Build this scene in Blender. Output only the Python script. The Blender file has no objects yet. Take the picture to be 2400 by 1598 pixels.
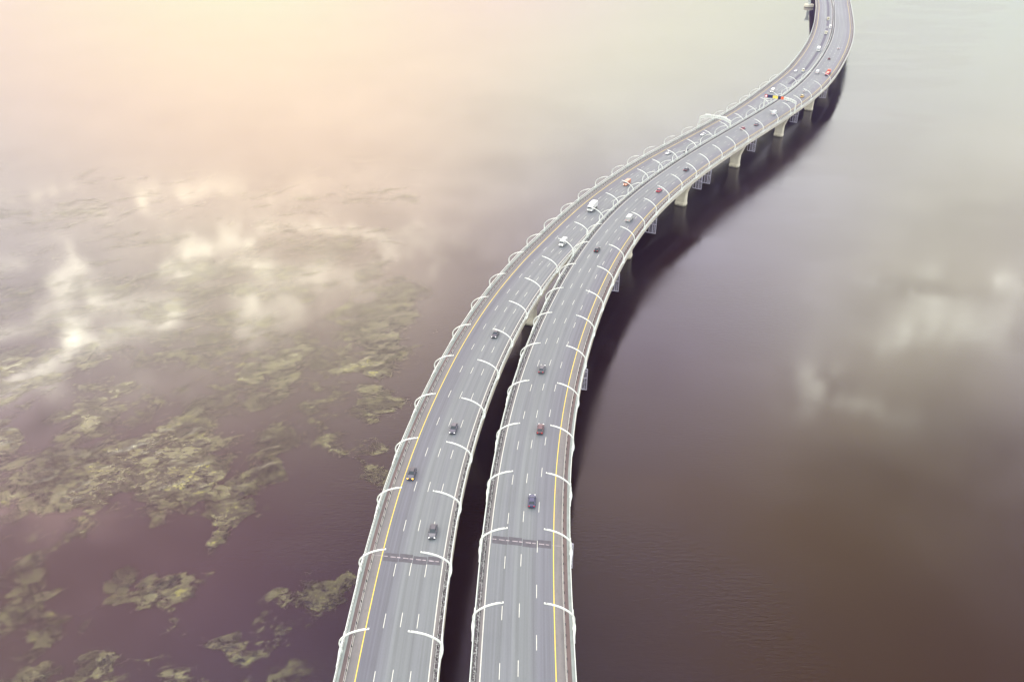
import bpy, math, random
import numpy as np
R=math.radians
random.seed(7); rng=np.random.default_rng(11)
S=bpy.context.scene
# ---------------------------------------------------------------- camera
cam_d=bpy.data.cameras.new("camera"); cam=bpy.data.objects.new("camera",cam_d); S.collection.objects.link(cam)
cam.location=(0,0,132.3); cam.rotation_euler=(R(90-30.17),0,0)
cam_d.sensor_width=36; cam_d.lens=28.0; cam_d.clip_start=1; cam_d.clip_end=30000
S.camera=cam
S.view_settings.view_transform='Standard'; S.view_settings.look='None'; S.view_settings.gamma=1; S.view_settings.exposure=0.0
S.view_settings.use_curve_mapping=False
S.render.engine='CYCLES'; S.cycles.use_denoising=True
S.cycles.max_bounces=6; S.cycles.transparent_max_bounces=8
HAZE=4.5e-5; WATER_Z=-20.0; HW=132.3-WATER_Z
# ---------------------------------------------------------------- sun
SUN_EL,SUN_AZ=70,-16      # azimuth measured from +Y, negative to the left
sd=bpy.data.lights.new("sun",'SUN'); sd.energy=1.3; sd.angle=R(22); sd.color=(1.0,.93,.84)
sun=bpy.data.objects.new("sun",sd); S.collection.objects.link(sun)
sun.rotation_euler=(R(90-SUN_EL),0,R(180-SUN_AZ))
# ---------------------------------------------------------------- sky (broken overcast, cloud deck laid out on a flat layer overhead)
W=bpy.data.worlds.new("World"); S.world=W; W.use_nodes=True
nt=W.node_tree; nt.nodes.clear(); N=nt.nodes; Lk=nt.links
def nd(t,**k):
    n=N.new(t)
    for a,b in k.items(): setattr(n,a,b)
    return n
def setin(n,i,v):
    if isinstance(v,bpy.types.NodeSocket): n.id_data.links.new(v,n.inputs[i])
    else: n.inputs[i].default_value=v
def M(op,a,b=0.0,c=None,clamp=False):
    n=N.new('ShaderNodeMath'); n.operation=op; n.use_clamp=clamp
    setin(n,0,a); setin(n,1,b)
    if c is not None: setin(n,2,c)
    return n.outputs[0]
def VM(op,a,b=None,s=None):
    n=N.new('ShaderNodeVectorMath'); n.operation=op; setin(n,0,a)
    if b is not None: setin(n,1,b)
    if s is not None: setin(n,'Scale',s)
    return n.outputs['Value'] if op in('LENGTH','DOT_PRODUCT') else n.outputs[0]
def MR(v,a,b,c,d,t='SMOOTHSTEP'):
    n=N.new('ShaderNodeMapRange'); n.interpolation_type=t; setin(n,'Value',v)
    for k,x in zip(('From Min','From Max','To Min','To Max'),(a,b,c,d)): n.inputs[k].default_value=x
    return n.outputs[0]
def MIX(f,a,b,mode='MIX'):
    n=N.new('ShaderNodeMix'); n.data_type='RGBA'; n.blend_type=mode
    setin(n,0,f); setin(n,6,a); setin(n,7,b); return n.outputs[2]
def NOISE(v,scale,detail=4,rough=.5,dist=0.0):
    n=N.new('ShaderNodeTexNoise'); setin(n,'Vector',v); n.inputs['Scale'].default_value=scale
    n.inputs['Detail'].default_value=detail; n.inputs['Roughness'].default_value=rough; n.inputs['Distortion'].default_value=dist
    return n.outputs['Fac']
tc=nd('ShaderNodeTexCoord'); sep=nd('ShaderNodeSeparateXYZ'); Lk.new(tc.outputs['Generated'],sep.inputs[0])
z=M('MAXIMUM',sep.outputs[2],0.02)
cb=nd('ShaderNodeCombineXYZ'); Lk.new(M('MULTIPLY',M('DIVIDE',sep.outputs[0],z),HW),cb.inputs[0]); Lk.new(M('MULTIPLY',M('DIVIDE',sep.outputs[1],z),HW),cb.inputs[1])
P=cb.outputs[0]
warp=nd('ShaderNodeTexNoise'); Lk.new(P,warp.inputs['Vector']); warp.inputs['Scale'].default_value=.018; warp.inputs['Detail'].default_value=4; warp.inputs['Roughness'].default_value=.6
Pw=VM('ADD',P,VM('SCALE',VM('SUBTRACT',warp.outputs['Color'],(.5,.5,.5)),s=42.0))
Pb=VM('ADD',P,VM('SCALE',VM('SUBTRACT',warp.outputs['Color'],(.5,.5,.5)),s=16.0))
def blob(c,rx,ry,ang,lo=0.0,src=None):
    mp=nd('ShaderNodeMapping',vector_type='TEXTURE'); Lk.new(src or Pb,mp.inputs[0])
    mp.inputs['Location'].default_value=(c[0],c[1],0); mp.inputs['Rotation'].default_value=(0,0,R(ang)); mp.inputs['Scale'].default_value=(rx*1.5,ry*1.6,1)
    return MR(VM('LENGTH',mp.outputs[0]),lo,1.0,1.0,0.0)
el=sep.outputs[2]
# ---- brightness of the cloud deck
LOBES=[((-0.5561,0.8245,0.1045),45,(0.386,0.000,0.000)),
((-0.4045,0.9085,0.1045),45,(0.000,0.312,0.031)),
((-0.2406,0.9650,0.1045),45,(0.000,0.709,0.405)),
((-0.0694,0.9921,0.1045),45,(0.571,0.000,0.000)),
((0.1040,0.9891,0.1045),45,(0.000,0.000,0.338)),
((0.3073,0.9458,0.1045),45,(0.337,0.341,0.042)),
((0.4973,0.8613,0.1045),45,(0.292,0.412,0.140)),
((-0.5678,0.7815,0.2588),45,(0.177,0.406,0.322)),
((-0.3929,0.8824,0.2588),45,(1.557,0.510,0.499)),
((-0.2008,0.9448,0.2588),45,(0.697,0.000,0.000)),
((0.0000,0.9659,0.2588),45,(1.028,1.350,0.796)),
((0.2008,0.9448,0.2588),45,(1.221,1.195,0.225)),
((0.3929,0.8824,0.2588),45,(0.000,0.000,0.614)),
((0.5678,0.7815,0.2588),45,(0.866,0.896,0.632)),
((-0.5777,0.6885,0.4384),40,(2.144,1.936,2.376)),
((-0.3940,0.8078,0.4384),40,(0.525,1.477,0.988)),
((-0.1869,0.8792,0.4384),40,(4.329,3.809,2.788)),
((0.0314,0.8982,0.4384),40,(0.090,0.000,0.607)),
((0.2477,0.8640,0.4384),40,(1.080,1.253,2.883)),
((0.4494,0.7784,0.4384),40,(1.969,1.907,0.058)),
((0.6244,0.6465,0.4384),40,(1.956,1.720,2.737)),
((-0.5572,0.5572,0.6157),30,(1.137,0.103,0.000)),
((-0.3699,0.6958,0.6157),30,(1.857,0.513,0.225)),
((-0.1368,0.7760,0.6157),30,(0.000,0.000,0.000)),
((0.1638,0.7708,0.6157),30,(2.537,1.854,1.003)),
((0.3940,0.6824,0.6157),30,(0.000,0.000,0.000)),
((0.5856,0.5273,0.6157),30,(0.000,0.000,0.000)),
((-0.4821,0.4045,0.7771),20,(1.584,1.980,1.630)),
((-0.2660,0.5704,0.7771),20,(0.000,0.000,1.436)),
((0.2660,0.5704,0.7771),20,(0.000,0.000,0.000)),
((0.4821,0.4045,0.7771),20,(0.000,0.000,0.000)),
((0.9077,0.2432,0.3420),5,(1.016,0.934,1.243)),
((0.8138,-0.4698,0.3420),5,(3.365,3.548,3.134)),
((0.2432,-0.9077,0.3420),5,(0.840,0.812,1.160)),
((-0.2432,-0.9077,0.3420),5,(2.362,2.313,1.817)),
((-0.8138,-0.4698,0.3420),5,(1.909,2.101,2.486)),
((-0.9077,0.2432,0.3420),5,(2.623,2.563,1.964)),
((0.0000,0.5000,0.8660),5,(0.000,0.000,0.000)),
((0.5000,0.0000,0.8660),5,(0.000,0.000,0.000)),
((0.0000,-0.5000,0.8660),5,(0.000,0.269,0.329)),
((-0.5000,0.0000,0.8660),5,(0.000,0.000,0.000)),
((0.0000,0.0000,1.0000),6,(1.753,1.781,1.798))]
col=(0.0,0.0,0.0)
for ax_,k_,rgb_ in LOBES:      # soft cloud masses: broad brightness lobes over the dome
    e_=M('EXPONENT',M('MULTIPLY',M('SUBTRACT',VM('DOT_PRODUCT',tc.outputs['Generated'],ax_),1.0),k_))
    col=VM('ADD',VM('SCALE',rgb_,s=e_),col)
cl=NOISE(Pw,.009,8,.58); cl2=NOISE(Pw,.03,6,.6)
var=M('ADD',MR(cl,.3,.72,.76,1.24,'LINEAR'),MR(cl2,.3,.7,-.14,.14,'LINEAR'))
var=M('ADD',1.0,M('MULTIPLY',M('SUBTRACT',var,1.0),MR(sep.outputs[2],.16,.48,.12,1.0)))
col=VM('SCALE',col,s=var)
def addb(col,mask,rgb): return VM('ADD',col,VM('SCALE',rgb,s=mask))
cl3=NOISE(Pw,.075,9,.72)
def tex(m): return M('MULTIPLY',m,MR(M('ADD',cl3,M('MULTIPLY',m,.18)),.36,.74,.30,1.25,'LINEAR'))
BL=[((-160, 258), 84, 26, 35, (5.2, 5.2, 4.0), True), ((-195, 250), 110, 32, 25, (3.4, 3.4, 2.6), True), ((-146, 333), 95, 36, 20, (4.6, 4.5, 3.4), True), ((-130, 300), 80, 36, 30, (2.6, 2.5, 1.9), True), ((-211, 418), 90, 30, 8, (3.4, 3.1, 2.1), True), ((-150, 300), 130, 85, 20, (2.9, 2.75, 2.1), False), ((184, 292), 44, 20, 40, (4.4, 4.6, 4.0), True), ((124, 235), 34, 18, 25, (5.2, 5.4, 4.5), True), ((158, 262), 90, 40, 42, (3.2, 3.3, 3.0), True), ((100, 300), 60, 30, 20, (1.3, 1.3, 1.4), True), ((-137, 172), 36, 20, 10, (3.4, 2.4, 2.0), False), ((70, 190), 60, 16, 20, (0.7, 0.6, 0.5), True)]
for c,rx,ry,ang,rgb,tx in BL:
    m=blob(c,rx,ry,ang)
    if tx: m=tex(m)
    col=addb(col,m,rgb)
for c,rx,ry,ang,k in [((150, 203), 80, 24, 15, 0.38), ((60, 150), 60, 30, 20, 0.12), ((20, 200), 12, 40, -10, 0.1), ((-156, 209), 20, 9, 35, 0.45), ((-248, 368), 40, 10, 35, 0.28), ((-255, 400), 20, 8, 10, 0.2), ((-170, 372), 26, 12, 30, 0.18), ((-22, 116), 14, 40, 0, 0.25)]:
    m=blob(c,rx,ry,ang); col=VM('SCALE',col,s=M('SUBTRACT',1.0,M('MULTIPLY',m,k)))
col=VM('MAXIMUM',col,(0.05,.05,.05))
sky=nd('ShaderNodeTexSky',sky_type='NISHITA',sun_disc=False); sky.sun_elevation=R(SUN_EL); sky.sun_rotation=R(SUN_AZ)
STR=0.12
col=VM('SCALE',col,s=1/STR)
fin=MIX(.04,col,sky.outputs[0])
bg=nd('ShaderNodeBackground'); bg.inputs['Strength'].default_value=STR; Lk.new(fin,bg.inputs[0])
wo=nd('ShaderNodeOutputWorld'); Lk.new(bg.outputs[0],wo.inputs[0])
# ---------------------------------------------------------------- materials
def mat(name,base,rough=.6,metal=0.0,spec=.5,emis=None,es=1.0):
    m=bpy.data.materials.new(name); m.use_nodes=True; b=m.node_tree.nodes['Principled BSDF']
    b.inputs['Base Color'].default_value=(*base,1); b.inputs['Roughness'].default_value=rough; b.inputs['Metallic'].default_value=metal
    b.inputs['Specular IOR Level'].default_value=spec
    if emis: b.inputs['Emission Color'].default_value=(*emis,1); b.inputs['Emission Strength'].default_value=es
    return m
def use(m):
    global nt,N,Lk
    nt=m.node_tree; N=nt.nodes; Lk=nt.links
    return N['Principled BSDF'],N['Material Output']
def dirt(m,scale=.6,amt=.25,dark=(.5,.48,.45)):
    b,_=use(m); base=tuple(b.inputs['Base Color'].default_value)
    t=nd('ShaderNodeTexCoord'); n1=NOISE(t.outputs['Object'],scale,6,.6); 
    f=MR(n1,.35,.75,0,amt,'LINEAR')
    Lk.new(MIX(f,base,tuple(base[i]*dark[i] for i in range(3))+(1,)),b.inputs['Base Color'])
    return m
m_white=dirt(mat('white_steel',(.50,.53,.50),.5),.25,.45)
m_lamp=dirt(mat('lamp_white_paint',(.60,.61,.565),.45),.5,.25)
m_rail=dirt(mat('galvanised_rail',(.36,.37,.365),.5,.2),.3,.4)
m_curb=dirt(mat('pale_kerb',(.20,.225,.215),.7),.5,.5)
m_fascia=dirt(mat('fascia_concrete',(.44,.41,.345),.7),.12,.5,(.6,.55,.5))
m_conc=dirt(mat('pier_concrete',(.60,.555,.44),.8),.3,.45,(.6,.55,.5))
b_,_=use(m_conc); lk_=[l for l in Lk if l.to_socket==b_.inputs['Base Color']][0].from_socket
tc_=nd('ShaderNodeTexCoord'); sz_=nd('ShaderNodeSeparateXYZ'); Lk.new(tc_.outputs['Object'],sz_.inputs[0])
wl_=MR(M('ADD',sz_.outputs[2],M('MULTIPLY',M('SUBTRACT',NOISE(tc_.outputs['Object'],.8,5,.6),.5),1.2)),.35,1.0,.85,0)
Lk.new(MIX(wl_,lk_,(.10,.09,.055,1)),b_.inputs['Base Color'])   # tide stain on the footings
m_girder=dirt(mat('girder_steel',(.22,.22,.22),.6),.2,.3)
m_yel=dirt(mat('yellow_paint',(.60,.44,.045),.6),1.5,.4,(.5,.5,.9))
m_wline=dirt(mat('road_white_paint',(.46,.455,.41),.6),1.5,.5,(.5,.5,.5))
m_lat=mat('lilac_grey_steel',(.55,.52,.62),.5,.05)
m_dark=mat('black_rubber',(.02,.02,.02),.8)
m_glass=mat('dark_glass',(.02,.025,.03),.08)
m_led=mat('lamp_led_panel',(.12,.12,.13),.3)
m_patch=dirt(mat('fresh_asphalt',(.052,.048,.068),.75),.4,.3)
m_joint=dirt(mat('joint_asphalt',(.066,.062,.074),.75),.9,.7)
m_jsteel=dirt(mat('joint_steel',(.32,.28,.30),.5,.2),1.2,.9,(.3,.3,.3))
def pur_(vec): return NOISE(vec(.6,.004),1,3,.5)
def asphalt(side):
    m=mat('worn_asphalt',(.13,.13,.13),.64,spec=.5); b,_=use(m)
    uv=nd('ShaderNodeUVMap'); sx=nd('ShaderNodeSeparateXYZ'); Lk.new(uv.outputs[0],sx.inputs[0])
    t,s=sx.outputs[0],sx.outputs[1]
    def vec(a,bb):
        c=nd('ShaderNodeCombineXYZ'); Lk.new(M('MULTIPLY',t,a),c.inputs[0]); Lk.new(M('MULTIPLY',s,bb),c.inputs[1]); return c.outputs[0]
    streak=NOISE(vec(.75,.006),1,5,.65); streak2=NOISE(vec(2.6,.015),1,4,.6)
    # two worn wheel paths in each 3.6 m lane
    tr=M('SINE',M('MULTIPLY',M('ADD',t,0.0),2*math.pi/1.8)); 
    big=NOISE(vec(.05,.012),1,4,.55); fine=NOISE(vec(3,3),1,8,.7)
    v=M('ADD',M('MULTIPLY',MR(streak,.28,.72,-1,1,'LINEAR'),.24),M('MULTIPLY',tr,.045))
    v=M('ADD',v,M('MULTIPLY',MR(streak2,.3,.7,-1,1,'LINEAR'),.10))
    v=M('ADD',v,M('MULTIPLY',MR(big,.3,.7,-1,1,'LINEAR'),.07)); v=M('ADD',v,M('MULTIPLY',MR(fine,.3,.7,-1,1,'LINEAR'),.07))
    blot=NOISE(vec(.35,.10),1,6,.7); v=M('SUBTRACT',v,M('MULTIPLY',MR(blot,.58,.72,0,1),.13)); v=M('ADD',v,M('MULTIPLY',MR(blot,.28,.42,1,0),.07))
    outer=MR(M('ADD',M('MULTIPLY',t,side),M('MULTIPLY',M('SUBTRACT',pur_(vec),.5),3.0)),1.2,5.2,0,1)
    grey=VM('SCALE',(.099,.107,.112),s=M('MULTIPLY',M('ADD',1.0,v),M('SUBTRACT',1.05,M('MULTIPLY',outer,.17 if side>0 else .24))))
    grey=MIX(M('MULTIPLY',outer,.8),grey,VM('MULTIPLY',grey,(.99,.93,1.07)))
    pur=NOISE(vec(.35,.005),1,3,.5)
    grey=MIX(MR(pur,.42,.65,0,.6),grey,VM('MULTIPLY',grey,(.93,.90,.98)))
    Lk.new(grey,b.inputs['Base Color'])
    bp=nd('ShaderNodeBump'); bp.inputs['Strength'].default_value=.15; bp.inputs['Distance'].default_value=.01; Lk.new(fine,bp.inputs['Height']); Lk.new(bp.outputs[0],b.inputs['Normal'])
    return m
m_asph={1:asphalt(1),-1:asphalt(-1)}
def shoulder(name,c,c2,sc=.4):
    m=mat(name,c,.8,spec=.3); b,_=use(m)
    uv=nd('ShaderNodeUVMap'); mp=nd('ShaderNodeMapping'); Lk.new(uv.outputs[0],mp.inputs[0]); mp.inputs['Scale'].default_value=(1.6,.06,1)
    n=NOISE(mp.outputs[0],sc*2,6,.65); mp2=nd('ShaderNodeMapping'); Lk.new(uv.outputs[0],mp2.inputs[0]); mp2.inputs['Scale'].default_value=(1,.5,1); n2=NOISE(mp2.outputs[0],1.2,8,.7)
    c_=MIX(MR(n,.35,.68,0,1),(*c,1),(*c2,1)); c_=MIX(MR(n2,.5,.75,0,.5,'LINEAR'),c_,(*[x*.6 for x in c],1))
    Lk.new(c_,b.inputs['Base Color']); return m
m_sh=shoulder('shoulder_asphalt',(.150,.136,.132),(.125,.118,.119))
m_walk=shoulder('brown_walkway',(.125,.088,.082),(.095,.075,.075))
m_grate=shoulder('dark_walkway',(.07,.055,.06),(.035,.03,.033))
def speckle(m):
    b,_=use(m); lk=[l for l in Lk if l.to_socket==b.inputs['Base Color']][0].from_socket
    g=nd('ShaderNodeNewGeometry'); n=NOISE(g.outputs['Position'],2.6,3,.8)
    Lk.new(MIX(MR(n,.53,.58,0,.9,'LINEAR'),lk,(.30,.31,.30,1)),b.inputs['Base Color'])
speckle(m_grate)  # speckle in the colour imitates baluster shadows and the gaps between them
# water: clear-surfaced, peat-dark, gently rippled
def water():
    m=mat('peaty_water',(.0160,.0074,.0078),.045,spec=.5); b,_=use(m); b.inputs['IOR'].default_value=1.333
    g=nd('ShaderNodeNewGeometry'); 
    def vec(a,bb,rot=0):
        mp=nd('ShaderNodeMapping'); Lk.new(g.outputs['Position'],mp.inputs[0]); mp.inputs['Scale'].default_value=(a,bb,0); mp.inputs['Rotation'].default_value=(0,0,R(rot)); return mp.outputs[0]
    r1=NOISE(vec(.35,1.3,8),1,5,.6); r2=NOISE(vec(1.1,2.6,-6),1,3,.55)
    calm=MR(NOISE(vec(.006,.013,15),1,4,.55),.35,.65,.15,1.0)
    sp=nd('ShaderNodeSeparateXYZ'); Lk.new(g.outputs['Position'],sp.inputs[0])
    xr=M('SUBTRACT',sp.outputs[0],M('MULTIPLY',M('MAXIMUM',M('SUBTRACT',sp.outputs[1],230.0),0.0),.62))
    calm=M('MULTIPLY',calm,M('MULTIPLY',MR(xr,-85,-45,.18,2.4),MR(xr,55,110,1.0,.14)))   # wind ripples along the bridge, sheltered flats either side
    h=M('MULTIPLY',M('ADD',r1,M('MULTIPLY',r2,.5)),calm)
    bp=nd('ShaderNodeBump'); bp.inputs['Strength'].default_value=.6; bp.inputs['Distance'].default_value=.05; Lk.new(h,bp.inputs['Height']); Lk.new(bp.outputs[0],b.inputs['Normal'])
    silt=NOISE(vec(.004,.008,20),1,6,.6)
    brown=M('MULTIPLY',MR(M('ADD',sp.outputs[0],M('MULTIPLY',M('SUBTRACT',silt,.5),90.0)),25,85,0,1),MR(sp.outputs[1],150,250,1,0))
    Lk.new(MIX(brown,MIX(MR(silt,.4,.7,0,1),(*(.0160,.0074,.0078),1),(*(.0180,.0082,.0064),1)),(.0170,.0062,.0004,1)),b.inputs['Base Color'])
    Lk.new(MR(calm,.05,1,.04,.16,'LINEAR'),b.inputs['Roughness'])
    return m
m_water=water()
# ---------------------------------------------------------------- mesh helpers
class MB:
    def __init__(s): s.v=[];s.f=[];s.m=[];s.uv=[]
    def add(s,v,f,m=0):
        o=len(s.v); s.v+=[tuple(p) for p in v]; s.f+=[tuple(o+i for i in q) for q in f]; s.m+=[m]*len(f)
    def box(s,c,sz,ax=None,m=0,taper=1.0):
        ax=ax or ((1,0,0),(0,1,0),(0,0,1)); c=np.array(c,float); A=np.array(ax,float)
        vs=[]
        for k in(-1,1):
            for i,j in((-1,-1),(1,-1),(1,1),(-1,1)):
                tt=taper if k>0 else 1
                vs.append(c+A[0]*i*sz[0]/2*tt+A[1]*j*sz[1]/2*tt+A[2]*k*sz[2]/2)
        s.add(vs,[(3,2,1,0),(4,5,6,7),(0,1,5,4),(1,2,6,5),(2,3,7,6),(3,0,4,7)],m)
    def bar(s,a,b,w,h=None,m=0,up=(0,0,1)):
        a=np.array(a,float);b=np.array(b,float);d=b-a;L=np.linalg.norm(d)
        if L<1e-6:return
        d/=L; u=np.array(up,float)
        if abs(d@u)>.95:u=np.array((0,1,0.))
        x=np.cross(d,u);x/=np.linalg.norm(x);y=np.cross(x,d)
        s.box((a+b)/2,(w,h or w,L),(x,y,d),m)
    def loft(s,rings,m=0,cap=True):
        n=len(rings[0]); o=len(s.v)
        for r in rings: s.v+=[tuple(p) for p in r]
        for i in range(len(rings)-1):
            for j in range(n):
                s.f.append((o+i*n+j,o+i*n+(j+1)%n,o+(i+1)*n+(j+1)%n,o+(i+1)*n+j)); s.m.append(m)
        if cap:
            s.f.append(tuple(o+j for j in reversed(range(n)))); s.m.append(m)
            s.f.append(tuple(o+(len(rings)-1)*n+j for j in range(n))); s.m.append(m)
    def cyl(s,a,b,r,n=12,m=0,r2=None):
        a=np.array(a,float);b=np.array(b,float);d=(b-a)/np.linalg.norm(b-a)
        u=np.array((0,0,1.)) if abs(d[2])<.9 else np.array((1,0,0.))
        x=np.cross(d,u);x/=np.linalg.norm(x);y=np.cross(d,x)
        r2=r if r2 is None else r2
        s.loft([[c+rr*(math.cos(2*math.pi*k/n)*x+math.sin(2*math.pi*k/n)*y) for k in range(n)] for c,rr in((a,r),(b,r2))],m)
    def build(s,name,mats,parent=None,smooth=False,uvs=None):
        me=bpy.data.meshes.new(name); me.from_pydata(s.v,[],s.f)
        if not isinstance(mats,(list,tuple)): mats=[mats]
        for q in mats: me.materials.append(q)
        if len(mats)>1: me.polygons.foreach_set('material_index',s.m)
        if smooth: me.polygons.foreach_set('use_smooth',[True]*len(me.polygons))
        me.update()
        o=bpy.data.objects.new(name,me); S.collection.objects.link(o)
        if parent: o.parent=parent
        return o
def tag(o,label=None,cat=None,group=None,kind=None):
    if label:o['label']=label
    if cat:o['category']=cat
    if group:o['group']=group
    if kind:o['kind']=kind
    return o
def empty(name,loc=(0,0,0),rz=0,**k):
    o=bpy.data.objects.new(name,None); o.empty_display_size=.5; S.collection.objects.link(o); o.location=loc; o.rotation_euler=(0,0,rz)
    tag(o,**k); return o
def copy_tree(o,parent=None):
    c=o.copy(); S.collection.objects.link(c); c.parent=parent
    for ch in o.children: copy_tree(ch,c)
    return c
# ---------------------------------------------------------------- road paths (surveyed centre lines, metres)
KN=[90,150,200,260,340,420,500,580,680,800,940,1080]
XR=[0.98,3.17,9.39,23.5,52.77,98.73,154.14,207.42,260.11,313.03,364.71,412.71]
XL=[-22.97,-21.26,-14.32,0.92,33.76,76.73,133.16,183.84,241.01,294.94,346.7,392.41]
def zL(Y): return float(np.interp(Y,[290,350,410,480,560,620,690,800,900],[0,-1,-1.8,-2.6,-2.6,-2,-1.2,-.5,0]))
def spl(k,v):
    k=np.array(k,float);v=np.array(v);n=len(k);h=np.diff(k);A=np.eye(n);r=np.zeros(n)
    for i in range(1,n-1):
        A[i,i-1]=h[i-1];A[i,i]=2*(h[i-1]+h[i]);A[i,i+1]=h[i];r[i]=6*((v[i+1]-v[i])/h[i]-(v[i]-v[i-1])/h[i-1])
    Mm=np.linalg.solve(A,r)
    def ev(y):
        y=np.asarray(y,float);yc=np.clip(y,k[0],k[-1]);i=np.clip(np.searchsorted(k,yc)-1,0,n-2)
        hh=k[i+1]-k[i];a=(k[i+1]-yc)/hh;b=(yc-k[i])/hh
        x=a*v[i]+b*v[i+1]+((a**3-a)*Mm[i]+(b**3-b)*Mm[i+1])*hh*hh/6
        s0=(v[1]-v[0])/h[0]-h[0]/6*Mm[1]; s1=(v[-1]-v[-2])/h[-1]+h[-1]/6*Mm[-2]
        return x+(y-yc)*np.where(y<k[0],s0,s1)
    return ev
class Road:
    def __init__(s,f,z,ref=None,Y0=20,Y1=1500):
        yy=np.arange(Y0,Y1,1.0);P=np.stack([f(yy),yy],1)
        if ref is not None:
            for it in range(3):
                d=np.array([np.hypot(*(ref-p).T).min() for p in P]); need=np.maximum(0,17.9-d)
                need=np.convolve(np.pad(need,20,mode='edge'),np.ones(41)/41,'valid')
                t=np.gradient(P,axis=0);t/=np.linalg.norm(t,axis=1)[:,None]
                P=P-np.stack([t[:,1],-t[:,0]],1)*need[:,None]
        s.P=P; s.Z=np.array([z(y) for y in P[:,1]]); s.S=np.r_[0,np.cumsum(np.hypot(*np.diff(P,axis=0).T))]
        t=np.gradient(P,axis=0);t/=np.linalg.norm(t,axis=1)[:,None]; s.T=t
    def at(s,st,t=0,z=0):
        x=np.interp(st,s.S,s.P[:,0]);y=np.interp(st,s.S,s.P[:,1]);zz=np.interp(st,s.S,s.Z)
        tx=np.interp(st,s.S,s.T[:,0]);ty=np.interp(st,s.S,s.T[:,1]);n=math.hypot(tx,ty);tx/=n;ty/=n
        return np.array([x+ty*t,y-tx*t,zz+z])
    def head(s,st):     # heading angle so that local +Y runs along the road
        a=s.at(st-1);b=s.at(st+1);d=b-a; return math.atan2(d[1],d[0])-math.pi/2
    def pitch(s,st):
        a=s.at(st-3);b=s.at(st+3);d=b-a; return math.atan2(d[2],math.hypot(d[0],d[1]))
RD=Road(spl(KN,XR),lambda y:0.0); LD=Road(spl(KN,XL),zL,ref=RD.P)
END=min(RD.S[-1],LD.S[-1])-3
def stations(a,b,d):
    n=max(1,int(round((b-a)/d))); return [a+(b-a)*i/n for i in range(n+1)]
def sweep(name,rd,prof,mt,parent,a=4,b=None,d=2.5,closed=False,uvt=True):
    b=b or END; st=stations(a,b,d); n=len(prof)
    V=[];F=[]
    for s_ in st:
        for (t,zz) in prof: V.append(tuple(rd.at(s_,t,zz)))
    m=n if closed else n-1
    for i in range(len(st)-1):
        for j in range(m):
            k=(j+1)%n; F.append((i*n+j,i*n+k,(i+1)*n+k,(i+1)*n+j))
    if closed: F.append(tuple(range(n))); F.append(tuple((len(st)-1)*n+j for j in reversed(range(n))))
    me=bpy.data.meshes.new(name); me.from_pydata(V,[],F); me.materials.append(mt)
    uvl=me.uv_layers.new(name='UVMap'); li=np.empty(len(me.loops),dtype=np.int32); me.loops.foreach_get('vertex_index',li)
    tv=np.array([p[0] for p in prof]*len(st)); sv=np.repeat(st,n); uv=np.stack([tv[li],sv[li]],1).astype(np.float32).ravel(); uvl.data.foreach_set('uv',uv)
    me.update(); o=bpy.data.objects.new(name,me); S.collection.objects.link(o); o.parent=parent
    return o
def many(parent,name,mt,pts,sz,n=50):
    # the nearest ones are parts of their own, the long tail beyond them one part
    proto=None
    for p in pts[:n]:
        if proto is None: mb=MB(); mb.box((0,0,0),sz); proto=o=mb.build(name,mt,parent)
        else: o=proto.copy(); S.collection.objects.link(o)
        o.location=tuple(p)
    mb=MB()
    for p in pts[n:]: mb.box(p,sz)
    tag(mb.build(name,mt,parent),kind='stuff')
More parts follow.
